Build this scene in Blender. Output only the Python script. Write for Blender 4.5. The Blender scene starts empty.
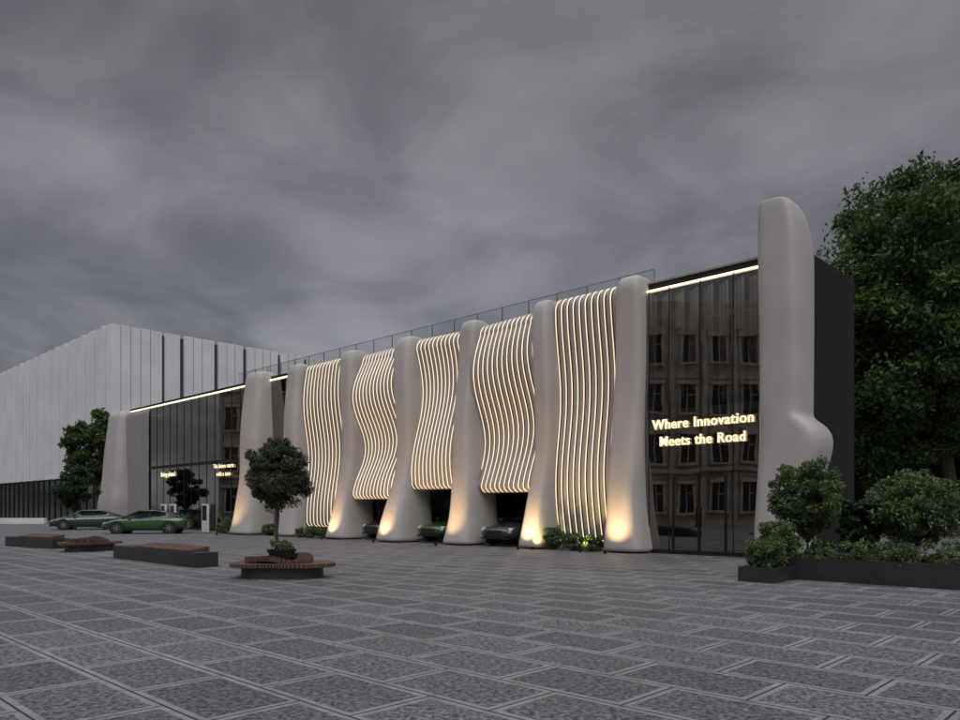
import bpy, bmesh, math, random
import numpy as np
from mathutils import Vector, Matrix
random.seed(7); RNG=np.random.default_rng(7)
sc=bpy.context.scene
F=741.0; HZ=508.0; CH=1.5
D1=Vector((-0.722,0.692,0)).normalized(); D2=Vector((-D1.y,D1.x,0))*-1; P0=Vector((5.27,24.7,0))
UP=Vector((0,0,1))
def W(s,o,z): return P0+D1*s-D2*o+UP*z
# ------------------------------------------------------------ materials
def mat(name,col,rough=.6,metal=0,var=.12,vscale=3.0,bump=0,bscale=40,emit=None,es=0,coord='Object',spec=.5,coat=0):
    m=bpy.data.materials.new(name); m.use_nodes=True; nt=m.node_tree; N=nt.nodes; L=nt.links
    b=N['Principled BSDF']; b.inputs['Roughness'].default_value=rough; b.inputs['Metallic'].default_value=metal
    b.inputs['Specular IOR Level'].default_value=spec; b.inputs['Coat Weight'].default_value=coat
    tc=N.new('ShaderNodeTexCoord')
    n=N.new('ShaderNodeTexNoise'); n.inputs['Scale'].default_value=vscale; n.inputs['Detail'].default_value=6
    L.new(tc.outputs[coord],n.inputs['Vector'])
    r=N.new('ShaderNodeValToRGB'); c=Vector(col[:3])
    r.color_ramp.elements[0].position=.3; r.color_ramp.elements[1].position=.7
    r.color_ramp.elements[0].color=(*(c*(1-var)),1); r.color_ramp.elements[1].color=(*(c*(1+var)),1)
    L.new(n.outputs['Fac'],r.inputs['Fac']); L.new(r.outputs['Color'],b.inputs['Base Color'])
    if bump:
        n2=N.new('ShaderNodeTexNoise'); n2.inputs['Scale'].default_value=bscale; n2.inputs['Detail'].default_value=5
        L.new(tc.outputs[coord],n2.inputs['Vector'])
        bp=N.new('ShaderNodeBump'); bp.inputs['Strength'].default_value=bump; bp.inputs['Distance'].default_value=.02
        L.new(n2.outputs['Fac'],bp.inputs['Height']); L.new(bp.outputs['Normal'],b.inputs['Normal'])
    if emit:
        b.inputs['Emission Color'].default_value=(*emit,1); b.inputs['Emission Strength'].default_value=es
        m.cycles.emission_sampling='NONE'
    return m
def glassmat(name,tint,refl,rc=.8):
    m=bpy.data.materials.new(name); m.use_nodes=True; nt=m.node_tree; N=nt.nodes; L=nt.links
    N.remove(N['Principled BSDF']); out=N['Material Output']
    t=N.new('ShaderNodeBsdfTransparent'); t.inputs['Color'].default_value=(*tint,1)
    g=N.new('ShaderNodeBsdfGlossy'); g.inputs['Roughness'].default_value=.012; g.inputs['Color'].default_value=(rc,rc*.98,rc*.96,1)
    if refl>.1:
        tc=N.new('ShaderNodeTexCoord'); n=N.new('ShaderNodeTexNoise'); n.inputs['Scale'].default_value=.55; n.inputs['Detail'].default_value=1; L.new(tc.outputs['Object'],n.inputs['Vector'])
        bp=N.new('ShaderNodeBump'); bp.inputs['Strength'].default_value=.09; bp.inputs['Distance'].default_value=.06; L.new(n.outputs['Fac'],bp.inputs['Height']); L.new(bp.outputs[0],g.inputs['Normal'])
    lw=N.new('ShaderNodeFresnel'); lw.inputs['IOR'].default_value=1.5
    ad=N.new('ShaderNodeMath'); ad.operation='ADD'; ad.inputs[1].default_value=refl; ad.use_clamp=True
    L.new(lw.outputs[0],ad.inputs[0])
    mx=N.new('ShaderNodeMixShader'); L.new(ad.outputs[0],mx.inputs[0]); L.new(t.outputs[0],mx.inputs[1]); L.new(g.outputs[0],mx.inputs[2])
    L.new(mx.outputs[0],out.inputs['Surface']); return m
def leafmat(name,c1,c2,scale=1.5):
    m=bpy.data.materials.new(name); m.use_nodes=True; nt=m.node_tree; N=nt.nodes; L=nt.links
    b=N['Principled BSDF']; b.inputs['Roughness'].default_value=.5; b.inputs['Specular IOR Level'].default_value=.35
    g=N.new('ShaderNodeNewGeometry'); n=N.new('ShaderNodeTexNoise'); n.inputs['Scale'].default_value=scale; n.inputs['Detail'].default_value=3
    L.new(g.outputs['Position'],n.inputs['Vector'])
    ad=N.new('ShaderNodeMath'); ad.operation='MULTIPLY_ADD'; ad.inputs[1].default_value=.45
    L.new(g.outputs['Random Per Island'],ad.inputs[0]); L.new(n.outputs['Fac'],ad.inputs[2])
    r=N.new('ShaderNodeValToRGB'); r.color_ramp.elements[0].position=.45; r.color_ramp.elements[1].position=.95
    r.color_ramp.elements[0].color=(*c1,1); r.color_ramp.elements[1].color=(*c2,1)
    L.new(ad.outputs[0],r.inputs['Fac']); L.new(r.outputs['Color'],b.inputs['Base Color'])
    tr=N.new('ShaderNodeBsdfTranslucent'); L.new(r.outputs['Color'],tr.inputs['Color'])
    mx=N.new('ShaderNodeMixShader'); mx.inputs[0].default_value=.3
    L.new(b.outputs[0],mx.inputs[1]); L.new(tr.outputs[0],mx.inputs[2]); L.new(mx.outputs[0],N['Material Output'].inputs['Surface'])
    return m
M={}
M['plaster']=mat('pillar_plaster',(.47,.435,.41),.5,var=.07,vscale=.8,bump=.14,bscale=26)
M['slat']=mat('slat_offwhite',(.36,.34,.33),.5,var=.06,vscale=2)
M['back']=mat('panel_backing',(.045,.04,.038),.7)
M['led']=mat('led_strip',(.8,.7,.5),.5,emit=(1.0,.79,.54),es=1.05)
M['ledtop']=mat('led_top',(.8,.7,.5),.5,emit=(1.0,.80,.52),es=1.9)
M['dark']=mat('dark_cladding',(.012,.012,.013),.65,var=.25,vscale=1.2,spec=.25)
M['darkm']=mat('dark_metal',(.03,.03,.032),.4,metal=.6)
M['coping']=mat('parapet_coping',(.28,.27,.265),.5)
M['concrete']=mat('concrete',(.25,.245,.24),.8,var=.15,bump=.2)
M['glass']=glassmat('facade_glass',(.55,.54,.54),.22,.9)
M['clear']=glassmat('railing_glass',(.86,.88,.90),.02)
M['blind']=mat('blinds',(.42,.40,.38),.7)
M['sign']=mat('sign_letters',(.9,.8,.6),.5,emit=(1.0,.76,.46),es=.95)
M['wood']=mat('bench_wood',(.13,.075,.055),.5,var=.35,vscale=9,bump=.2)
M['bark']=mat('bark',(.07,.055,.045),.9,var=.3,vscale=12,bump=.6)
M['white']=mat('white_panel',(.76,.76,.77),.6,var=.07,vscale=.35,bump=.3,bscale=6)
M['whitein']=mat('panel_joint',(.06,.06,.065),.7)
M['soil']=mat('soil',(.04,.03,.022),.95,bump=.5)
M['planter']=mat('planter_metal',(.028,.027,.028),.5,var=.2)
M['stone']=mat('facade_stone',(.52,.44,.35),.8,var=.3,vscale=.8,bump=.2)
M['pane']=mat('window_pane',(.02,.022,.026),.1)
M['leafA']=leafmat('leaf_broad',(.03,.055,.016),(.10,.16,.04),.5)
M['leafB']=leafmat('leaf_shrub',(.045,.075,.028),(.17,.23,.09),2)
M['leafO']=leafmat('leaf_olive',(.035,.05,.03),(.12,.145,.09),2)
M['leafD']=leafmat('leaf_dark',(.02,.04,.018),(.06,.095,.035),2)
M['leafF']=leafmat('leaf_far',(.02,.03,.018),(.05,.07,.04),.2)
ms=mat('garage_masonry',(.3,.28,.26),.85); M['masonry']=ms
nt=ms.node_tree; vo=nt.nodes.new('ShaderNodeTexVoronoi'); vo.inputs['Scale'].default_value=2.2
tc=[n for n in nt.nodes if n.type=='TEX_COORD'][0]; nt.links.new(tc.outputs['Object'],vo.inputs['Vector'])
rr=nt.nodes.new('ShaderNodeValToRGB'); rr.color_ramp.elements[0].color=(.16,.15,.14,1); rr.color_ramp.elements[1].color=(.5,.47,.43,1)
sp=nt.nodes.new('ShaderNodeSeparateColor'); nt.links.new(vo.outputs['Color'],sp.inputs[0]); nt.links.new(sp.outputs[0],rr.inputs[0])
nt.links.new(rr.outputs[0],nt.nodes['Principled BSDF'].inputs['Base Color'])
# ------------------------------------------------------------ mesh builder
class MB:
    def __init__(s): s.v=[];s.f=[];s.m=[]
    def add(s,vs,fs,mi=0):
        k=len(s.v); s.v+= [tuple(v) for v in vs]; s.f+=[tuple(i+k for i in f) for f in fs]; s.m+=[mi]*len(fs)
    def box(s,o,a,b,c,mi=0):
        o=Vector(o);a=Vector(a);b=Vector(b);c=Vector(c)
        vs=[o,o+a,o+a+b,o+b,o+c,o+a+c,o+a+b+c,o+b+c]
        s.add(vs,[(0,3,2,1),(4,5,6,7),(0,1,5,4),(1,2,6,5),(2,3,7,6),(3,0,4,7)],mi)
    def fb(s,s0,s1,o0,o1,z0,z1,mi=0):
        s.box(W(s0,o0,z0),D1*(s1-s0),-D2*(o1-o0),UP*(z1-z0),mi)
    def fp(s,s0,s1,o,z0,z1,mi=0):
        s.add([W(s1,o,z0),W(s0,o,z0),W(s0,o,z1),W(s1,o,z1)],[(0,1,2,3)],mi)
    def loft(s,rings,mi=0,caps=True):
        n=len(rings[0]); vs=[p for r in rings for p in r]; fs=[]
        for i in range(len(rings)-1):
            for j in range(n):
                k=(j+1)%n; fs.append((i*n+j,i*n+k,(i+1)*n+k,(i+1)*n+j))
        if caps: fs.append(tuple(range(n))[::-1]); fs.append(tuple((len(rings)-1)*n+j for j in range(n)))
        s.add(vs,fs,mi)
    def tube(s,p,q,r0,r1,n=7,mi=0):
        p=Vector(p);q=Vector(q); d=(q-p).normalized(); a=d.orthogonal().normalized(); b=d.cross(a)
        R=[[c+(a*math.cos(t)+b*math.sin(t))*r for t in [2*math.pi*j/n for j in range(n)]] for c,r in((p,r0),(q,r1))]
        s.loft(R,mi)
    def path(s,pts,rad,n=8,mi=0):
        R=[]
        for i,p in enumerate(pts):
            d=(pts[min(i+1,len(pts)-1)]-pts[max(i-1,0)]).normalized(); a=Vector((1,0,0)) if abs(d.x)<.8 else Vector((0,1,0))
            a=(a-d*a.dot(d)).normalized(); b=d.cross(a)
            R.append([p+(a*math.cos(2*math.pi*j/n)+b*math.sin(2*math.pi*j/n))*rad[i] for j in range(n)])
        s.loft(R,mi)
    def obj(s,name,mats,smooth=False,parent=None,recalc=True,bevel=0,loc=None,rotz=0,sub=0):
        me=bpy.data.meshes.new(name); me.from_pydata(s.v,[],s.f)
        for m in mats: me.materials.append(M[m] if isinstance(m,str) else m)
        me.polygons.foreach_set('material_index',s.m)
        if recalc:
            bm=bmesh.new(); bm.from_mesh(me); bmesh.ops.recalc_face_normals(bm,faces=bm.faces); bm.to_mesh(me); bm.free()
        if smooth: me.polygons.foreach_set('use_smooth',[True]*len(me.polygons))
        me.update(); ob=bpy.data.objects.new(name,me); sc.collection.objects.link(ob)
        if parent: ob.parent=parent
        if loc is not None: ob.location=loc
        ob.rotation_euler[2]=rotz
        if bevel:
            md=ob.modifiers.new('bev','BEVEL'); md.width=bevel; md.segments=2; md.limit_method='ANGLE'
        if sub:
            md=ob.modifiers.new('sub','SUBSURF'); md.levels=sub; md.render_levels=sub
        return ob
def empty(name,loc=(0,0,0),rotz=0):
    e=bpy.data.objects.new(name,None); e.location=loc; e.rotation_euler[2]=rotz; sc.collection.objects.link(e); return e
# ------------------------------------------------------------ foliage
def leaves(mb,centers,radii,per,size,mi=1,squash=.8):
    centers=np.array(centers); k=len(centers)
    idx=np.repeat(np.arange(k),per); n=len(idx)
    d=RNG.normal(size=(n,3)); d/=np.linalg.norm(d,axis=1)[:,None]
    r=RNG.random(n)**.5*(.8+.45*RNG.random(n))
    p=centers[idx]+d*(r*np.array(radii)[idx])[:,None]*np.array([1,1,squash])
    a=RNG.normal(size=(n,3)); a/=np.linalg.norm(a,axis=1)[:,None]
    b=np.cross(a,RNG.normal(size=(n,3))); b/=np.linalg.norm(b,axis=1)[:,None]
    sz=(size*(.6+.8*RNG.random(n)))[:,None]
    q=np.stack([p-a*sz,p+b*sz*.45,p+a*sz,p-b*sz*.45],1).reshape(-1,3)
    base=len(mb.v); mb.v+=list(map(tuple,q.tolist()))
    mb.f+=[(base+4*i,base+4*i+1,base+4*i+2,base+4*i+3) for i in range(n)]; mb.m+=[mi]*n
def tree(name,loc,h,cr,cz,ch,tr,nc,per,ls,leaf='leafA',cl=.35,trunk_top=None,seed=0,inner=.25):
    rnd=random.Random(seed); mb=MB(); loc=Vector(loc)
    tt=trunk_top or cz-ch*.6
    pts=[Vector((rnd.uniform(-.04,.04)*h*.3*t,rnd.uniform(-.04,.04)*h*.3*t,tt*t)) for t in [0,.15,.4,.7,1]]
    mb.path(pts,[tr*1.5,tr*1.05,tr*.95,tr*.85,tr*.75],9,0)
    C=[];R=[]
    for i in range(nc):
        while True:
            d=Vector([rnd.uniform(-1,1) for _ in range(3)])
            if d.length<1 and d.length>inner: break
        lump=.88+.17*math.sin(3.1*math.atan2(d.y,d.x)+seed)*math.cos(2.3*d.z+seed)
        c=Vector((d.x*cr*lump,d.y*cr*lump,cz+d.z*ch*(.85+.15*rnd.random())))
        C.append(c); R.append(cr*cl*rnd.uniform(.45,1.15))
        if i%2==0:
            mid=pts[-1].lerp(c,.5)+Vector((0,0,-.06*cr)); f=rnd.uniform(.25,.45)
            mb.path([pts[-1]-Vector((0,0,tt*.1*rnd.random())),mid,c],[tr*f*1.3,tr*f*.7,tr*.08],5,0)
    leaves(mb,C,R,per,ls)
    return mb.obj(name,['bark',leaf],loc=loc,recalc=False)
def shrub(name,loc,r,h,nc,per,ls,leaf='leafB',stems=True,seed=0,base=.0):
    rnd=random.Random(seed); mb=MB(); C=[];R=[]
    for i in range(nc):
        t=rnd.random(); a=rnd.uniform(0,6.28); rr=r*math.sqrt(rnd.random())*(.95-.3*abs(t-.5))
        c=Vector((rr*math.cos(a),rr*math.sin(a),base+(h-base)*(.12+.82*t)))
        C.append(c); R.append(r*.3*rnd.uniform(.6,1.2))
        if stems and i%2==0: mb.path([Vector((c.x*.12,c.y*.12,0)),Vector((c.x*.5,c.y*.5,c.z*.55)),c],[.014,.01,.004],5,0)
    leaves(mb,C,R,per,ls)
    return mb.obj(name,['bark',leaf],loc=loc,recalc=False)
# ------------------------------------------------------------ ground
def ground():
    m=bpy.data.materials.new('paving_granite'); m.use_nodes=True; nt=m.node_tree;N=nt.nodes;L=nt.links; b=N['Principled BSDF']
    g=N.new('ShaderNodeNewGeometry')
    def dot(v):
        d=N.new('ShaderNodeVectorMath'); d.operation='DOT_PRODUCT'; d.inputs[1].default_value=v; L.new(g.outputs['Position'],d.inputs[0]); return d.outputs['Value']
    cb=N.new('ShaderNodeCombineXYZ'); L.new(dot(tuple(D1)),cb.inputs[0]); L.new(dot(tuple(D2)),cb.inputs[1])
    def brick(ms,sm=.0):
        t=N.new('ShaderNodeTexBrick'); t.inputs['Scale'].default_value=1; t.inputs['Brick Width'].default_value=1.25; t.inputs['Row Height'].default_value=.80
        t.inputs['Mortar Size'].default_value=ms; t.inputs['Mortar Smooth'].default_value=sm; t.offset=.5
        t.inputs['Color1'].default_value=(0,0,0,1); t.inputs['Color2'].default_value=(1,1,1,1); t.inputs['Mortar'].default_value=(.5,.5,.5,1)
        L.new(cb.outputs[0],t.inputs['Vector']); return t
    wide=brick(.065,.1); thin=brick(.011,.2)
    def noise(s,d=4,ro=.6):
        n=N.new('ShaderNodeTexNoise'); n.inputs['Scale'].default_value=s; n.inputs['Detail'].default_value=d; n.inputs['Roughness'].default_value=ro; L.new(g.outputs['Position'],n.inputs['Vector']); return n
    n1=noise(20,5,.85); n2=noise(.35,5); n3=noise(5,4)
    r=N.new('ShaderNodeValToRGB'); r.color_ramp.elements[0].position=.42; r.color_ramp.elements[1].position=.59
    r.color_ramp.elements[0].color=(.030,.030,.032,1); r.color_ramp.elements[1].color=(.34,.335,.34,1); L.new(n1.outputs['Fac'],r.inputs[0])
    def mul(a,bb,f=1):
        x=N.new('ShaderNodeMix'); x.data_type='RGBA'; x.blend_type='MULTIPLY'; x.inputs[0].default_value=f; L.new(a,x.inputs[6]); L.new(bb,x.inputs[7]); return x.outputs[2]
    def ramp(src,a,bb,p0=0,p1=1):
        x=N.new('ShaderNodeValToRGB'); x.color_ramp.elements[0].color=(a,a,a,1); x.color_ramp.elements[1].color=(bb,bb,bb,1); x.color_ramp.elements[0].position=p0; x.color_ramp.elements[1].position=p1; L.new(src,x.inputs[0]); return x.outputs[0]
    c=mul(r.outputs[0],ramp(thin.outputs['Color'],.65,1.0)) 
    bn=N.new('ShaderNodeMix'); bn.data_type='RGBA'; L.new(n1.outputs['Fac'],bn.inputs[0]); bn.inputs[6].default_value=(.20,.195,.19,1); bn.inputs[7].default_value=(.46,.45,.44,1)
    mx=N.new('ShaderNodeMix'); mx.data_type='RGBA'; L.new(wide.outputs['Fac'],mx.inputs[0]); L.new(c,mx.inputs[6]); L.new(bn.outputs[2],mx.inputs[7])
    mx2=N.new('ShaderNodeMix'); mx2.data_type='RGBA'; L.new(thin.outputs['Fac'],mx2.inputs[0]); L.new(mx.outputs[2],mx2.inputs[6]); mx2.inputs[7].default_value=(.03,.03,.03,1)
    c=mul(mx2.outputs[2],ramp(n2.outputs['Fac'],.70,1.0,.3,.7)); c=mul(c,ramp(n3.outputs['Fac'],.68,1.0,.3,.7)); L.new(c,b.inputs['Base Color'])
    L.new(ramp(n2.outputs['Fac'],.55,.82,.35,.65),b.inputs['Roughness'])
    inv=N.new('ShaderNodeMath'); inv.operation='SUBTRACT'; inv.inputs[0].default_value=1; L.new(thin.outputs['Fac'],inv.inputs[1])
    ad=N.new('ShaderNodeMath'); ad.operation='MULTIPLY_ADD'; ad.inputs[1].default_value=.4; L.new(n1.outputs['Fac'],ad.inputs[0]); L.new(inv.outputs[0],ad.inputs[2])
    bp=N.new('ShaderNodeBump'); bp.inputs['Strength'].default_value=.6; bp.inputs['Distance'].default_value=.01; L.new(ad.outputs[0],bp.inputs['Height']); L.new(bp.outputs[0],b.inputs['Normal'])
    mb=MB(); S=1500; mb.add([(-S,-S,0),(S,-S,0),(S,S,0),(-S,S,0)],[(0,1,2,3)]); mb.obj('ground',[m],recalc=False)
ground()
# ------------------------------------------------------------ showroom
B=empty('showroom_building'); pi=math.pi
def pillar(name,sc0,hs,front,back,ztop,lean=0,flare=.35,seed=0,sflare=.6,roundR=.62,wob=.09,keepfront=.3,extra=None,e=2/4.0,bump=.08,hv=.06,side=0):
    rnd=random.Random(seed); ph=rnd.uniform(0,6.28); zb=rnd.uniform(1.4,2.4); rings=[]; n=44
    zs=[0,.12,.3,.55,.85,1.2,1.6,2.0,2.5,3,3.4,3.7,3.85,4.0,4.15,4.6,5.1,5.8,6.5,7.1,7.6,8.1]; zs=[z*(ztop-roundR)/8.1 for z in zs]
    lev=[(z,1.0,0) for z in zs]
    for k in range(1,11):
        a=k/10*math.pi/2; lev.append((ztop-roundR+roundR*math.sin(a),max(.0,math.cos(a)),1))
    for z,sh,top in lev:
        t=z/ztop
        fl=math.exp(-(z/1.6)**1.4); bu=math.exp(-((z-zb)/.9)**2)
        f=front+flare*fl+lean*(1-t)**1.3+wob*math.sin(z*.85+ph)+bump*bu; b=back-.1*fl
        h=hs*(1+sflare*fl+hv*math.sin(z*.7+ph*1.7)+bump*bu); cs=sc0+hv*math.sin(z*.6+ph)
        mid=(f+b)/2; hd=(f-b)/2
        if extra:
            x=extra(z); cs-=x/2; h+=x/2
        if top:
            k=sh**.75
            hd2=max(hd*.12,hd*(.12+.88*k)); mid=mid+(hd-hd2)*keepfront; hd=hd2
            h2=h*(.35+.65*sh**.5); cs+=(h-h2)*side; h=h2
        tw=.6*hv*math.sin(z*.5+ph*2)
        ring=[]
        for j in range(n):
            a=2*math.pi*j/n; c_,s_=math.cos(a),math.sin(a)
            ds=h*math.copysign(abs(s_)**e,s_); do=hd*math.copysign(abs(c_)**e,c_)
            ring.append(W(cs+ds+do*tw, mid+do, z))
        rings.append(ring)
    mb=MB(); mb.loft(rings); return mb.obj(name,['plaster'],smooth=True,parent=B,sub=1)
def sstep(a,b,x):
    t=min(1,max(0,(x-a)/(b-a))); return t*t*(3-2*t)
pillar('pillar_end',-4.72,.62,.38,-1.30,10.4,lean=.02,flare=.15,seed=1,roundR=1.75,wob=.03,keepfront=.92,sflare=.1,extra=lambda z:.58*(1-sstep(3.75,4.15,z))*sstep(1.4,3.3,z),bump=0,hv=.02,side=.55)
pillar('pillar_1',.47,.52,.12,-1.3,9.35,lean=.1,flare=.35,seed=2)
pillar('pillar_2',4.2,.38,.05,-1.3,9.3,lean=.2,flare=.4,seed=3)
pillar('pillar_3',8.2,.49,.08,-1.4,9.25,lean=.3,flare=.5,seed=5,wob=.14)
pillar('pillar_4',12.1,.52,.08,-1.4,9.2,lean=.35,flare=.5,seed=4,wob=.14)
pillar('pillar_5',16.3,.49,.08,-1.4,9.2,lean=.2,flare=.5,seed=8)
pillar('pillar_6',21.2,.62,.05,-1.4,9.2,lean=.35,flare=.3,seed=9)
pillar('pillar_7',25.3,.95,.15,-1.6,9.3,lean=.6,flare=.3,seed=11,sflare=.3)
pillar('pillar_8',46.6,1.5,-.1,-2.4,9.0,lean=.9,flare=.2,seed=12,sflare=.15,wob=.05)
def slat_panel(name,s0,s1,zt,zb,fn,n,lit=True,w=.15,d=.09,sl='slat'):
    mb=MB()
    def path(u):
        R=.45; pts=[]
        oT=fn(u,zt-R)
        for k in range(7):
            a=k/6*math.pi/2; pts.append((oT-R-.0+R*math.sin(a),zt-R+R*math.cos(a)))
        pts.insert(0,(oT-R-.5,zt))
        m=34
        for k in range(1,m+1):
            z=(zt-R)+(zb+.2-(zt-R))*k/m; pts.append((fn(u,z),z))
        oB=fn(u,zb+.2)
        for k in range(1,5):
            a=k/4*math.pi/2; pts.append((oB-.2+.2*math.cos(a),zb+.2-.2*math.sin(a)))
        pts.append((oB-.5,zb)) ; return pts
    def norms(p):
        out=[]
        for i in range(len(p)):
            a=p[max(i-1,0)];b=p[min(i+1,len(p)-1)]; to,tz=b[0]-a[0],b[1]-a[1]; l=math.hypot(to,tz) or 1
            out.append((-tz/l,to/l))
        return out
    def strip(sc_,u,w,d0,d1,mi):
        p=path(u); nn=norms(p)
        rings=[[W(sc_-w/2,o+no*d0,z+nz*d0),W(sc_+w/2,o+no*d0,z+nz*d0),W(sc_+w/2,o+no*d1,z+nz*d1),W(sc_-w/2,o+no*d1,z+nz*d1)] for (o,z),(no,nz) in zip(p,nn)]
        mb.loft(rings,mi)
    pitch=(s1-s0)/n
    for i in range(n):
        s=s0+pitch*(i+.5); u=(i+.5)/n
        strip(s,u,w,.0,d,0)
        if lit: strip(s-w/2-.012,u,.020,.045,.075,2)
    k=n+1; P=[path(j/n) for j in range(k)]; m=len(P[0])
    vs=[W(s0+(s1-s0)*j/n,P[j][i][0]-.01,P[j][i][1]-.0) for j in range(k) for i in range(m)]
    fs=[(j*m+i,j*m+i+1,(j+1)*m+i+1,(j+1)*m+i) for j in range(n) for i in range(m-1)]
    mb.add(vs,fs,1)
    return mb.obj(name,[sl,'back','led'],parent=B)
slat_panel('slat_panel_1',.75,3.95,9.25,.25,lambda u,z:-.55+.15*math.sin(2*pi*(z-1.2)/6.5+.5*u)-.1*math.exp(-z),12)
slat_panel('slat_panel_2',4.5,7.85,8.95,2.2,lambda u,z:-.38+.35*math.cos(2*pi*(z-7.3)/5.6+.7*u-.3),13)
slat_panel('slat_panel_3',8.55,11.7,9.0,2.4,lambda u,z:-.42+.34*math.cos(2*pi*(z-3.7)/7.2+.6*u),13)
slat_panel('slat_panel_4',12.5,15.9,8.95,2.0,lambda u,z:-.38+.38*math.cos(2*pi*(z-7.2)/4.9+.5*u),13)
slat_panel('slat_panel_5',16.7,20.7,9.05,.6,lambda u,z:-.52+.16*math.cos(2*pi*(z-7.5)/6+.5*u),13)
slat_panel('slat_panel_6',41.2,45.2,8.75,.1,lambda u,z:-.7,16,lit=False,w=.12,sl='slat')
mb=MB()
mb.fb(-5.2,0.3,-5,-.55,8.8,9.05,0); mb.fb(.3,44.8,-10,-1.45,8.72,8.95,0)
mb.fb(22,44.8,-1.45,-.75,8.74,8.98,0)
mb.fb(-5.2,-4.95,-5,-.6,0,8.8,0)
mb.fb(-5.0,.1,-5.2,-5,0,8.79,0); mb.fb(-.1,.15,-10,-1.4,0,8.7,0); mb.fb(0.15,44.8,-10.2,-10,0,8.7,0)
mb.fb(44.8,45.1,-10,-1.3,0,8.7,0)
mb.fb(.2,21,-1.7,-1.5,2.9,8.7,0); mb.fb(.2,4,-1.7,-1.5,0,2.88,0); mb.fb(16.2,22.5,-1.7,-1.51,0,2.88,0); 
mb.fb(.2,22,-9.9,-1.72,2.9,3.1,0); mb.fb(22.3,22.5,-10,-1.7,0,8.7,0)
mb.fb(4.2,22,-9.98,-9.8,.02,2.88,1); mb.fb(16.2,16.4,-9.7,-1.8,.02,2.88,1); mb.fb(3.9,4.1,-9.7,-1.8,.02,2.88,1)
mb.fb(12.2,16.1,-5.2,-5,.02,2.88,1)
mb.fb(-5.0,44.8,-10,-.4,.004,.05,2)
mb.fb(26,44.5,-7,-6.8,.05,8.7,0)
mb.fb(.2,30,-1.68,-1.46,8.951,9.05,3); mb.fb(-5.22,.2,-.62,-.50,9.051,9.10,3)
mb.obj('building_body',['dark','masonry','concrete','coping'],parent=B)
mb=MB()
mb.fp(-4.3,-.1,-.35,.05,8.72); mb.fp(25.6,41.2,-.75,.05,8.70); mb.fp(21.4,24.6,-.75,.05,8.70)
mb.obj('glass_facade',['glass'],parent=B,recalc=False)
mb=MB()
for s in [-4.25,-3.15,-2.05,-.95,-.2]: mb.fb(s-.010,s+.010,-.40,-.335,.05,8.72)
for s in (-2.9,-2.0,-1.1): mb.fb(s-.03,s+.03,-.40,-.31,.05,2.5)
mb.fb(-2.93,-1.07,-.41,-.30,2.5,2.56); mb.fb(-4.3,-.1,-.45,-.3,.05,.13)
mb.fb(-2.06,-2.03,-.31,-.25,.9,1.5); mb.fb(-1.97,-1.94,-.31,-.25,.9,1.5)
for i in range(15): s=25.8+i*1.09; mb.fb(s-.02,s+.02,-.80,-.73,.05,8.7)
mb.fb(25.6,41.2,-.81,-.72,4.3,4.5); mb.fb(25.6,41.2,-.82,-.72,.05,.2)
mb.obj('glass_frames',['darkm'],parent=B)
mb=MB()
mb.fb(-4.4,-.05,-.5,-.40,8.73,8.80); mb.fb(21.4,44.5,-.73,-.66,8.72,8.80)
mb.obj('roof_led_strip',['ledtop'],parent=B)
mb=MB()
i=0;s=-4.3
while s<-.1:
    mb.fb(s,s+.09,-.85-.12*(i%3),-.80-.12*(i%3),4.9+.25*((i*7)%5),8.7); s+=.17; i+=1
for i in range(60): s=26+i*.25; mb.fb(s,s+.12,-1.6,-1.5,4.6,8.6)
mb.obj('interior_blinds',['blind'],parent=B)
mb=MB(); mb.fb(-4.9,-.1,-4.9,-1.2,4.6,4.85); mb.fb(26,44,-6.7,-1.2,4.3,4.5); 
mb.fb(-4.2,-.6,-3.2,-2.4,.05,1.1)
for s in (28,31.5,35,38.5): mb.tube(W(s,-2.2,.05),W(s,-2.2,8.6),.2,.2,12)
mb.obj('interior_floor',['concrete'],parent=B)
mb=MB(); mb.fp(.4,30,-1.70,9.05,9.93,0); mb.obj('roof_railing_glass',['clear'],parent=B,recalc=False)
mb=MB(); mb.fb(.4,30,-1.715,-1.685,9.935,9.96,0)
s=.4
while s<30: mb.fb(s-.012,s+.012,-1.74,-1.71,8.95,9.934,0); s+=1.45
mb.obj('roof_railing_posts',['coping'],parent=B)
def text(body,name,sc_,o,z,width,parent=B,m='sign'):
    c=bpy.data.curves.new(name,'FONT'); c.body=body; c.size=1; c.extrude=.03; c.offset=.009; c.align_x='CENTER'; c.space_character=1.10; c.space_word=1.1
    ob=bpy.data.objects.new(name,c); sc.collection.objects.link(ob); c.materials.append(M[m])
    bpy.context.view_layer.update(); k=width/ob.dimensions.x
    ob.scale=(k,k*1.08,k*1.0); ob.location=W(sc_,o,z); ob.rotation_euler=(math.radians(90),0,math.atan2(-D1.y,-D1.x)); ob.parent=parent
for k in (-.010,.010):
    text('Where Innovation','sign_text_upper',-2.1+k,-.29+k*.1,4.10,3.45)
    text('Meets the Road','sign_text_lower',-2.1+k,-.29+k*.1,3.54,2.9)
text('Being ahead','sign_text_small',38,-.68,3.7,2.2)
text('The future starts','sign_text_mid',30,-.68,4.0,2.6)
text('with a turn','sign_text_mid_b',30,-.68,3.5,1.8)
fx=MB()
def uplight(s,o,e=340,tilt=-.30,col=(1,.64,.31),sz=115):
    l=bpy.data.lights.new('uplight','SPOT'); l.energy=e; l.color=col; l.spot_size=math.radians(sz); l.spot_blend=1; l.shadow_soft_size=.06
    ob=bpy.data.objects.new('uplight_lamp',l); sc.collection.objects.link(ob); ob.location=W(s,o,.14); ob.parent=B
    d=(W(s,o+tilt,1)-W(s,o,.14)).normalized(); ob.rotation_euler=d.to_track_quat('-Z','Y').to_euler()
    fx.tube(W(s,o,.004),W(s,o,.12),.05,.05,12)
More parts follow.
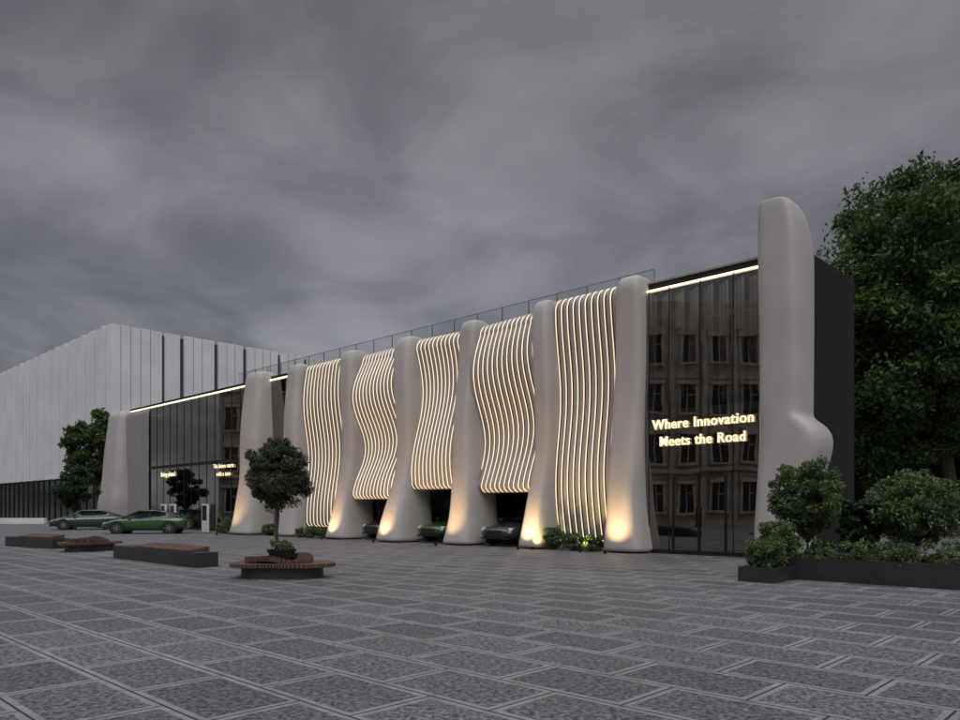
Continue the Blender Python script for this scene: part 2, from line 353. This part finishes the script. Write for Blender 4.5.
for s,o in [(.5,1.2),(4.25,1.2),(8.3,1.5),(12.2,1.55),(16.4,1.35),(25.6,1.95)]: uplight(s,o)
for s,o in ((1.65,1.0),(3.75,1.0)): uplight(s,o,110,-.9,(1,.75,.25),85)
fx.obj('uplight_fixtures',['darkm'],parent=B)
# ------------------------------------------------------------ white building
WB=empty('white_panel_building'); C=Vector((-37.4,75,0)); Hh=20.2
mb=MB()
mb.box(C+D1*.3+D2*.3,D1*46,D2*32,UP*(Hh-.3),1)
u=0; ws=[5.2,.35,1.6,.5,3.4,.5,3.0,.5,4.0,.45,3.2,.45,3.0,.5,4.0,.4,3]
for i,w_ in enumerate(ws):
    if i%2==0:
        mb.box(C+D2*u,D1*.29,D2*w_,UP*(Hh-.0),0)
        for q in range(1,int(w_/1.0)): mb.box(C+D2*(u+q*1.0-.015)-D1*.02,D1*.018,D2*.03,UP*(Hh-.05),1)
    u+=w_
t=0.0; i=0
while t<44:
    w_=[1.3,.9,1.6,1.1][i%4]; mb.box(C+D1*(t+ (0.302 if t==0 else 0))+UP*4.9-D2*(.16*(i%2)),D1*(w_-(.302 if t==0 else 0)),D2*.28,UP*(Hh-4.9),0); t+=w_+.2; i+=1
mb.box(C+D1*.302,D1*2.3,D2*.28,UP*4.85,0)
mb.obj('walls',['white','whitein'],parent=WB)
mb=MB(); mb.box(C+D1*2.7+D2*.1,D1*42,D2*.15,UP*4.7,0)
for i in range(20): mb.box(C+D1*(2.8+i*2.1)-D2*.0,D1*.12,D2*.09,UP*4.75,1)
mb.obj('ground_floor_glazing',['pane','darkm'],parent=WB)
def classical(name,org,along,nrm,width,floors,fh=4.2):
    e=empty(name); mb=MB(); org=Vector(org); along=Vector(along).normalized(); nrm=Vector(nrm).normalized(); H=floors*fh+1.5
    mb.box(org,along*width,-nrm*10,UP*H,0)
    mb.box(org-along*.4+UP*H,along*(width+.8),nrm*.8-nrm*11,UP*.7,0); mb.box(org-along*.2+UP*(fh+.4)+nrm*.001,along*(width+.4),nrm*.35,UP*.35,0)
    nb=int(width/2.5)
    for i in range(nb):
        x=(i+.5)*width/nb
        mb.box(org+along*(i*width/nb-.2)+nrm*.002,along*.4,nrm*.22,UP*(H-.01),0)
        for f in range(floors):
            z=f*fh+1.2; a=org+along*(x-.6)+UP*z
            mb.box(a+nrm*.003,along*1.2,nrm*.03,UP*2.4,1)
            mb.box(a-along*.22+nrm*.003,along*.2,nrm*.18,UP*2.4,0); mb.box(a+along*1.22+nrm*.003,along*.2,nrm*.18,UP*2.4,0)
            mb.box(a-along*.3-UP*.2+nrm*.003,along*1.8,nrm*.3,UP*.19,0); mb.box(a-along*.3+UP*2.42+nrm*.003,along*1.8,nrm*.3,UP*.3,0)
            mb.box(a+along*.56+nrm*.034,along*.08,nrm*.03,UP*2.4,0); mb.box(a+UP*1.5+nrm*.034,along*.555,nrm*.028,UP*.08,0)
            if f%2: mb.add([a-along*.3+UP*2.73+nrm*.2,a+along*1.5+UP*2.73+nrm*.2,a+along*.6+UP*3.3+nrm*.2],[(0,1,2)],0)
            mb.box(a-along*.35+UP*2.95+nrm*.003,along*1.9,nrm*.12,UP*.2,0)
    mb.obj('stone_walls',['stone','pane'],parent=e)
classical('classical_stone_building',(-32,-9,0),(0,1,0),(1,0,0),27,4)
classical('classical_stone_building',(-48,46,0),(.05,1,0),(1,-.05,0),10,4)
# ------------------------------------------------------------ cars
def car(loc,head,col,name='parked_car'):
    e=empty(name,loc,head)
    paint=mat('car_paint',col,.25,metal=.35,var=.03,coat=1)
    gl=mat('car_glass',(.015,.017,.02),.06,var=0); tyre=mat('tyre',(.02,.02,.02),.85); rim=mat('alloy_rim',(.35,.35,.36),.3,metal=.9)
    blk=mat('car_trim',(.015,.015,.015),.4); lamp=mat('head_lamp',(.6,.62,.65),.15); tail=mat('tail_lamp',(.25,.01,.01),.3)
    st=[(-2.38,.66,.50,.74,.78),(-2.28,.80,.34,.88,.96),(-1.95,.90,.24,.93,1.03),(-1.45,.945,.20,.95,1.04),(-.8,.93,.18,.93,1.0),(0,.93,.18,.90,.96),(.8,.93,.18,.88,.94),(1.25,.945,.20,.86,.93),(1.7,.93,.21,.79,.87),(2.1,.87,.24,.70,.77),(2.32,.76,.28,.60,.67),(2.42,.60,.36,.50,.56)]
    rings=[]
    for x,hw,zl,zs,zt in st:
        h=[(0,zl),(hw*.8,zl),(hw*.96,zl+.10),(hw,(zl+zs)/2),(hw*.97,zs-.08),(hw*.88,zs),(hw*.5,zt-.01),(0,zt)]
        ring=[Vector((x,y,z)) for y,z in h]+[Vector((x,-y,z)) for y,z in h[-2:0:-1]]; rings.append(ring)
    mb=MB(); mb.loft(rings); mb.obj('body',[paint],smooth=True,parent=e,sub=1)
    gs=[(-2.0,.62,.99,.60,1.0),(-1.35,.76,.96,.56,1.24),(-.75,.80,.92,.58,1.36),(-.1,.81,.90,.59,1.40),(.35,.80,.89,.58,1.36),(.85,.76,.88,.58,1.16),(1.3,.66,.90,.60,.93)]
    mb=MB(); rr=[]
    for x,hb,zb,ht,zt in gs: rr.append([Vector((x,hb,zb)),Vector((x,ht+.04,zt-.06)),Vector((x,ht-.12,zt)),Vector((x,-ht+.12,zt)),Vector((x,-ht-.04,zt-.06)),Vector((x,-hb,zb))])
    for i in range(len(rr)-1):
        for j in range(5):
            mi=0 if (j in(1,2,3) and i in(2,3)) else 1
            mb.add([rr[i][j],rr[i][j+1],rr[i+1][j+1],rr[i+1][j]],[(0,1,2,3)],mi)
    me=mb.obj('cabin',[paint,gl],smooth=True,parent=e); 
    bm=bmesh.new(); bm.from_mesh(me.data); bmesh.ops.remove_doubles(bm,verts=bm.verts,dist=.001); bm.to_mesh(me.data); bm.free()
    mb=MB()
    for sy in (1,-1):
        for a,b in(((-1.95,.63,1.0),(-1.35,.62,1.21)),((-1.35,.62,1.21),(-.75,.635,1.325)),((-.75,.635,1.325),(.35,.635,1.325)),((.35,.635,1.325),(1.3,.67,.90)),((-.3,.645,1.33),(-.35,.82,.9))):
            mb.tube((a[0],a[1]*sy,a[2]),(b[0],b[1]*sy,b[2]),.022,.022,6)
        mb.box((.72,sy*.86-.06,.92),(.16,0,0),(0,.2*sy,0),(0,0,.12))
    mb.obj('pillars_and_mirrors',[paint],parent=e)
    mb=MB()
    for x in(-1.42,1.45):
        for sy in(1,-1):
            mb.tube((x,sy*.70,.35),(x,sy*.955,.35),.41,.41,28,2)
            mb.tube((x,sy*.72,.345),(x,sy*.965,.345),.345,.335,28,0)
            mb.tube((x,sy*.75,.345),(x,sy*.968,.345),.245,.235,24,2)
            for k in range(7):
                a=2*pi*k/7; mb.box(Vector((x,sy*.965,.345))+Vector((math.sin(a)*-.02,0,math.cos(a)*-.02)),Vector((math.cos(a)*.235,0,-math.sin(a)*.235)),Vector((0,.012*sy,0)),Vector((math.sin(a)*.045,0,math.cos(a)*.045)),1)
            mb.tube((x,sy*.965,.345),(x,sy*.982,.345),.05,.045,12,1)
    mb.obj('wheels',[tyre,rim,blk],parent=e)
    mb=MB()
    mb.box((2.30,-.42,.36),(.12,0,0),(0,.84,0),(0.0,0,.22),0); mb.box((2.2,-.7,.24),(.16,0,0),(0,1.4,0),(0,0,.07),0)
    for sy in(1,-1):
        mb.box((2.14,sy*.52,.58),(.13,0,0),(0,.26*sy,0),(-.08,0,.10),1); mb.box((-2.36,sy*.45,.72),(.08,0,0),(0,.33*sy,0),(.04,0,.09),2)
        mb.box((-1.0,sy*.925-.01,.19),(2.0,0,0),(0,.02,0),(0,0,.07),0)
        for x in (-.95,.05,1.0): mb.box((x,sy*.934-.002,.36),(.012,0,0),(0,.008*sy,0),(0,0,.46),0)
    mb.obj('grille_and_lamps',[blk,lamp,tail],parent=e,bevel=.004)
    return e
aOut=math.atan2(-D2.y,-D2.x)
GR=(.03,.10,.018)
def gp(px,py,z=0):
    Y=(CH-z)*F/(py-HZ); return Vector(((px-480)/F*Y,Y,z))
car(gp(141,534)+Vector((0,.9,0)),math.radians(188),GR)
car(gp(80,530)+Vector((0,1.2,0)),math.radians(200),(.02,.06,.03))
car(W(6.2,-2.0,.05),aOut,(.05,.05,.052)); car(W(10.2,-2.2,.05),aOut,GR); car(W(14.4,-2.4,.05),aOut,(.03,.03,.032))
# ------------------------------------------------------------ benches
def lobed_bench(loc,R=1.0,plant=True,name='round_wooden_bench',seed=0,rz=0):
    e=empty(name,loc,rz); mb=MB()
    def rad(a,k=0): return R*(.82+.16*math.cos(2*a+.3)+.08*math.cos(3*a+1+k))
    for tier,(z0,z1,f,ri,ph) in enumerate([(.0,.16,.78,.1,0),(.24,.32,1.0,.45,0),(.32,.44,.66,.30,1.5)]):
        n=72
        if tier==0:
            mb.loft([[Vector((math.cos(2*pi*j/n)*rad(2*pi*j/n)*f,math.sin(2*pi*j/n)*rad(2*pi*j/n)*f,z)) for j in range(n)] for z in(.004,.25)],1); continue
        for j in range(n):
            a=2*pi*j/n; r0=ri*R; r1=rad(a,ph)*f; w=2*pi*r1/n*.62
            d=Vector((math.cos(a),math.sin(a),0)); t=Vector((-d.y,d.x,0))
            zz=z0+(.02*math.sin(3*a)+.05*math.sin(a*2) if tier==2 else .0)
            mb.box(d*r0-t*w/2+UP*zz,d*(r1-r0),t*w,UP*(z1-z0-.03*(j%2)*(tier==2)),0)
    if plant:
        rings=[[Vector((math.cos(2*pi*j/24)*r,math.sin(2*pi*j/24)*r,z)) for j in range(24)] for r,z in((.20,.3),(.27,.5),(.33,.60),(.30,.60),(.28,.55))]
        mb.loft(rings,1)
    mb.obj('seat',['wood','planter'],parent=e)
    return e
b0=gp(272,580)+Vector((0,.75,0))
lobed_bench(b0,1.15)
tree('potted_olive_tree',b0+Vector((-.1,0,.55)),2.5,.74,1.66,.80,.04,210,230,.030,leaf='leafO',cl=.22,seed=4,trunk_top=1.1,inner=.1)
mb=MB(); Cc=[(.28*math.cos(a)*random.random(),.28*math.sin(a),.08+.1*random.random()) for a in np.linspace(0,6.28,14)]
mb.tube((0,0,0),(0,0,.1),.02,.01,5); leaves(mb,Cc,[.09]*14,60,.03); mb.obj('pot_plants',['bark','leafB'],loc=b0+Vector((0,0,.57)),recalc=False)
lobed_bench(gp(77,552)+Vector((0,.7,0)),1.05,False,rz=1.0)
def box_bench(loc,dirv,ln,name='planter_bench'):
    e=empty(name); d=Vector(dirv).normalized(); t=Vector((-d.y,d.x,0)); mb=MB(); loc=Vector(loc)
    mb.box(loc,d*ln,t*.62,UP*.38,0)
    for i in range(7): mb.box(loc+d*ln*.30+t*(.02+i*.085)+UP*.385,d*ln*.62,t*.07,UP*(.05+.012*i),1)
    mb.obj('bench_body',['planter','wood'],parent=e,bevel=.012)
A=gp(113,558);Bq=gp(195,568); box_bench(A,Bq-A,(Bq-A).length)
A=gp(5,546);Bq=gp(52,549); box_bench(A,Bq-A,(Bq-A).length)
mb=MB(); a=gp(-40,524); mb.box(a,(gp(44,524)-a),Vector((0,.5,0)),UP*.55); mb.obj('low_white_wall',['white'],bevel=.02)
def totem(s,o,w=.75,h=1.75):
    mb=MB(); mb.fb(s,s+w,o-.12,o,.03,h,0); mb.fb(s+.08,s+w-.08,o,o+.01,.75,h-.1,1); mb.fb(s-.05,s+w+.05,o-.2,o+.08,.004,.03,2)
    mb.obj('display_totem',['white','pane','darkm'],bevel=.02)
totem(29.5,.6); totem(33.8,.7); totem(35.2,.7)
# ------------------------------------------------------------ planter right
A=gp(787,579)
def planter(name,org,a,b,h):
    mb=MB(); a=Vector(a);b=Vector(b); ad=a.normalized();bd=b.normalized(); t=.05
    mb.box(org,a,bd*t,UP*h,0); mb.box(org+b-bd*t,a,bd*t,UP*h,0); mb.box(org+bd*t,ad*t,b-bd*2*t,UP*h,0); mb.box(org+a-ad*t+bd*t,ad*t,b-bd*2*t,UP*h,0)
    mb.box(org+ad*t+bd*t,a-ad*2*t,b-bd*2*t,UP*(h-.06),1); return mb.obj(name,['planter','soil'])
planter('planter_box',A,-D1*8,D2*1.5,.46)
A2=gp(738,581); planter('planter_box',A2,-D1*.75,D2*1.45,.30)
shrub('rounded_shrub',A2-D1*.35+D2*.55+UP*.22,.42,.62,55,150,.032,'leafB',seed=1)
shrub('rounded_shrub',A2-D1*.35+D2*1.2+UP*.22,.46,1.0,70,150,.032,'leafB',seed=2)
def pl(px,Y): return Vector(((px-480)/F*Y,Y,.4))
tree('small_ornamental_tree',pl(808,16.3),2.2,.78,1.36,.86,.03,150,170,.042,leaf='leafB',cl=.24,seed=6,trunk_top=.35,inner=.1)
shrub('dark_shrub',pl(860,16.0),.42,1.3,70,150,.05,'leafD',seed=3)
tree('small_ornamental_tree',pl(915,15.4),2.0,.88,1.12,.76,.03,150,170,.042,leaf='leafB',cl=.24,seed=9,trunk_top=.25,inner=.1)
tree('small_ornamental_tree',pl(985,15.2),2.0,.7,1.3,.7,.03,90,170,.045,leaf='leafB',cl=.25,seed=19,trunk_top=.45,inner=.1)
mb=MB(); mb.tube(A+UP*.4-D1*.5+D2*.5,A+UP*.5-D1*.5+D2*.5,.01,.01,5)
Cc=[A-D1*random.uniform(.1,7.8)+D2*random.uniform(.12,1.4)+UP*(.42+.35*random.random()**2) for _ in range(210)]
leaves(mb,Cc,[random.uniform(.08,.2) for _ in Cc],110,.035); mb.obj('planter_groundcover',['bark','leafB'],recalc=False)
for i,(s,o,r,h) in enumerate([(1.6,.35,.38,.6),(2.4,.35,.42,.65),(3.3,.3,.40,.8),(17.5,.4,.45,.55),(18.6,.4,.45,.6),(19.5,.4,.4,.5),(27,.4,.5,.9),(28,.4,.5,.7),(23,.3,.5,.6)]):
    shrub('facade_shrub',W(s,o,0),r,h,26,110,.045,'leafB',seed=20+i)
# ------------------------------------------------------------ trees
tree('broadleaf_tree',(25.3,40,0),20,7.8,12.3,8.6,.35,420,330,.15,seed=3,cl=.18,inner=.15)
tree('broadleaf_tree',(22.3,45,0),15,6.0,7.8,7.0,.3,290,300,.15,seed=5,cl=.21,inner=.15)
tree('broadleaf_tree',(31,46,0),16,7,7.8,7.2,.3,220,350,.18,seed=8,cl=.22,inner=.15)
tree('broadleaf_tree',(-31.5,61,0),9,2.7,6.2,3.3,.16,110,220,.14,seed=11,cl=.24)
tree('broadleaf_tree',(-29.0,53,0),5,1.5,3.0,1.6,.1,60,220,.09,leaf='leafD',seed=13,cl=.26)
mb=MB()
Cc=[];Rr=[]
for i in range(520):
    px=random.uniform(-700,1800); Y=random.uniform(230,300); hgt=9+6*math.sin(px*.006)+ (38 if px<40 else 0)*min(1,(40-px)/60+.5)
    X=(px-480)/F*Y; Cc.append((X,Y,random.uniform(0,1)*hgt)); Rr.append(random.uniform(5,9))
mb.tube((0,260,0),(0,260,3),.5,.5,5); leaves(mb,Cc,Rr,130,1.3); mb.obj('distant_trees',['bark','leafF'],recalc=False)
e=empty('pale_low_building'); mb=MB(); o=Vector((30,62,0)); mb.box(o,(30,-4,0),(2,14,0),(0,0,6.5),0)
for i in range(9): mb.box(o+Vector((1.5+i*3.2,-.25-i*.43,1.2)),(1.9,-.25,0),(.003,.02,0),(0,0,2.2),1)
mb.obj('walls',['white','pane'],parent=e)
# ------------------------------------------------------------ world
w=bpy.data.worlds.new('World'); sc.world=w; w.use_nodes=True; nt=w.node_tree;N=nt.nodes;L=nt.links; bg=N['Background']
SE,SR=42,172
sky=N.new('ShaderNodeTexSky'); sky.sky_type='NISHITA'; sky.sun_disc=False; sky.sun_elevation=math.radians(SE); sky.sun_rotation=math.radians(SR)
tc=N.new('ShaderNodeTexCoord'); sx=N.new('ShaderNodeSeparateXYZ'); L.new(tc.outputs['Generated'],sx.inputs[0])
def math_(op,a,b=None,clamp=False):
    x=N.new('ShaderNodeMath'); x.operation=op; x.use_clamp=clamp
    for i,v in enumerate((a,b)):
        if v is None: continue
        if isinstance(v,(int,float)): x.inputs[i].default_value=v
        else: L.new(v,x.inputs[i])
    return x.outputs[0]
zc=math_('ADD',math_('MAXIMUM',sx.outputs[2],0.0),.22)
cv=N.new('ShaderNodeCombineXYZ'); L.new(math_('DIVIDE',sx.outputs[0],zc),cv.inputs[0]); L.new(math_('DIVIDE',sx.outputs[1],zc),cv.inputs[1])
def wn(scale,det,ro,dist):
    n1=N.new('ShaderNodeTexNoise'); n1.inputs['Scale'].default_value=scale; n1.inputs['Detail'].default_value=det; n1.inputs['Roughness'].default_value=ro; n1.inputs['Distortion'].default_value=dist
    L.new(cv.outputs[0],n1.inputs['Vector']); return n1.outputs['Fac']
f=math_('ADD',math_('MULTIPLY',wn(.9,4,.5,.5),.66),math_('MULTIPLY',wn(2.4,8,.56,.6),.34))
cr=N.new('ShaderNodeValToRGB'); cr.color_ramp.interpolation='EASE'
cr.color_ramp.elements[0].position=.37; cr.color_ramp.elements[1].position=.63
cr.color_ramp.elements[0].color=(.118,.117,.131,1); cr.color_ramp.elements[1].color=(.275,.273,.298,1)
L.new(f,cr.inputs[0])
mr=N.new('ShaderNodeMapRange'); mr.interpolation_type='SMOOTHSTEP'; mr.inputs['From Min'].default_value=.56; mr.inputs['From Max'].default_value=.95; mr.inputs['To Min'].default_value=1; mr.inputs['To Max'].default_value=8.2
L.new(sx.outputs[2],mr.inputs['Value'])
mh=N.new('ShaderNodeMapRange'); mh.inputs['From Min'].default_value=0; mh.inputs['From Max'].default_value=.55; mh.inputs['To Min'].default_value=12.0; mh.inputs['To Max'].default_value=8.8
L.new(sx.outputs[2],mh.inputs['Value'])
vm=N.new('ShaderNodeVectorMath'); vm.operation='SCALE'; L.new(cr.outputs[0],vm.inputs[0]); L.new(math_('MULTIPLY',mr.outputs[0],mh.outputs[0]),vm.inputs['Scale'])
mx=N.new('ShaderNodeMix'); mx.data_type='RGBA'; mx.inputs[0].default_value=.04; L.new(vm.outputs[0],mx.inputs[6]); L.new(sky.outputs[0],mx.inputs[7])
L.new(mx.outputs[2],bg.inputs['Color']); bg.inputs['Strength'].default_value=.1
sl=bpy.data.lights.new('sun','SUN'); sl.energy=.8; sl.angle=math.radians(35); sl.color=(1,.98,.97)
so=bpy.data.objects.new('sun',sl); sc.collection.objects.link(so)
az=math.radians(SR); d=Vector((math.sin(az)*math.cos(math.radians(SE)),math.cos(az)*math.cos(math.radians(SE)),math.sin(math.radians(SE))))
so.rotation_euler=(-d).to_track_quat('-Z','Y').to_euler(); so.location=(0,0,40)
# ------------------------------------------------------------ camera
cd=bpy.data.cameras.new('camera'); cam=bpy.data.objects.new('camera',cd); sc.collection.objects.link(cam); sc.camera=cam
cam.location=(0,0,CH); cam.rotation_euler=(math.radians(90),0,0); cd.sensor_width=36
cd.lens=F/960*36; cd.shift_y=(HZ-360)/960; cd.clip_end=4000; cd.clip_start=.05
sc.view_settings.view_transform='Standard'; sc.view_settings.look='None'; sc.view_settings.exposure=0
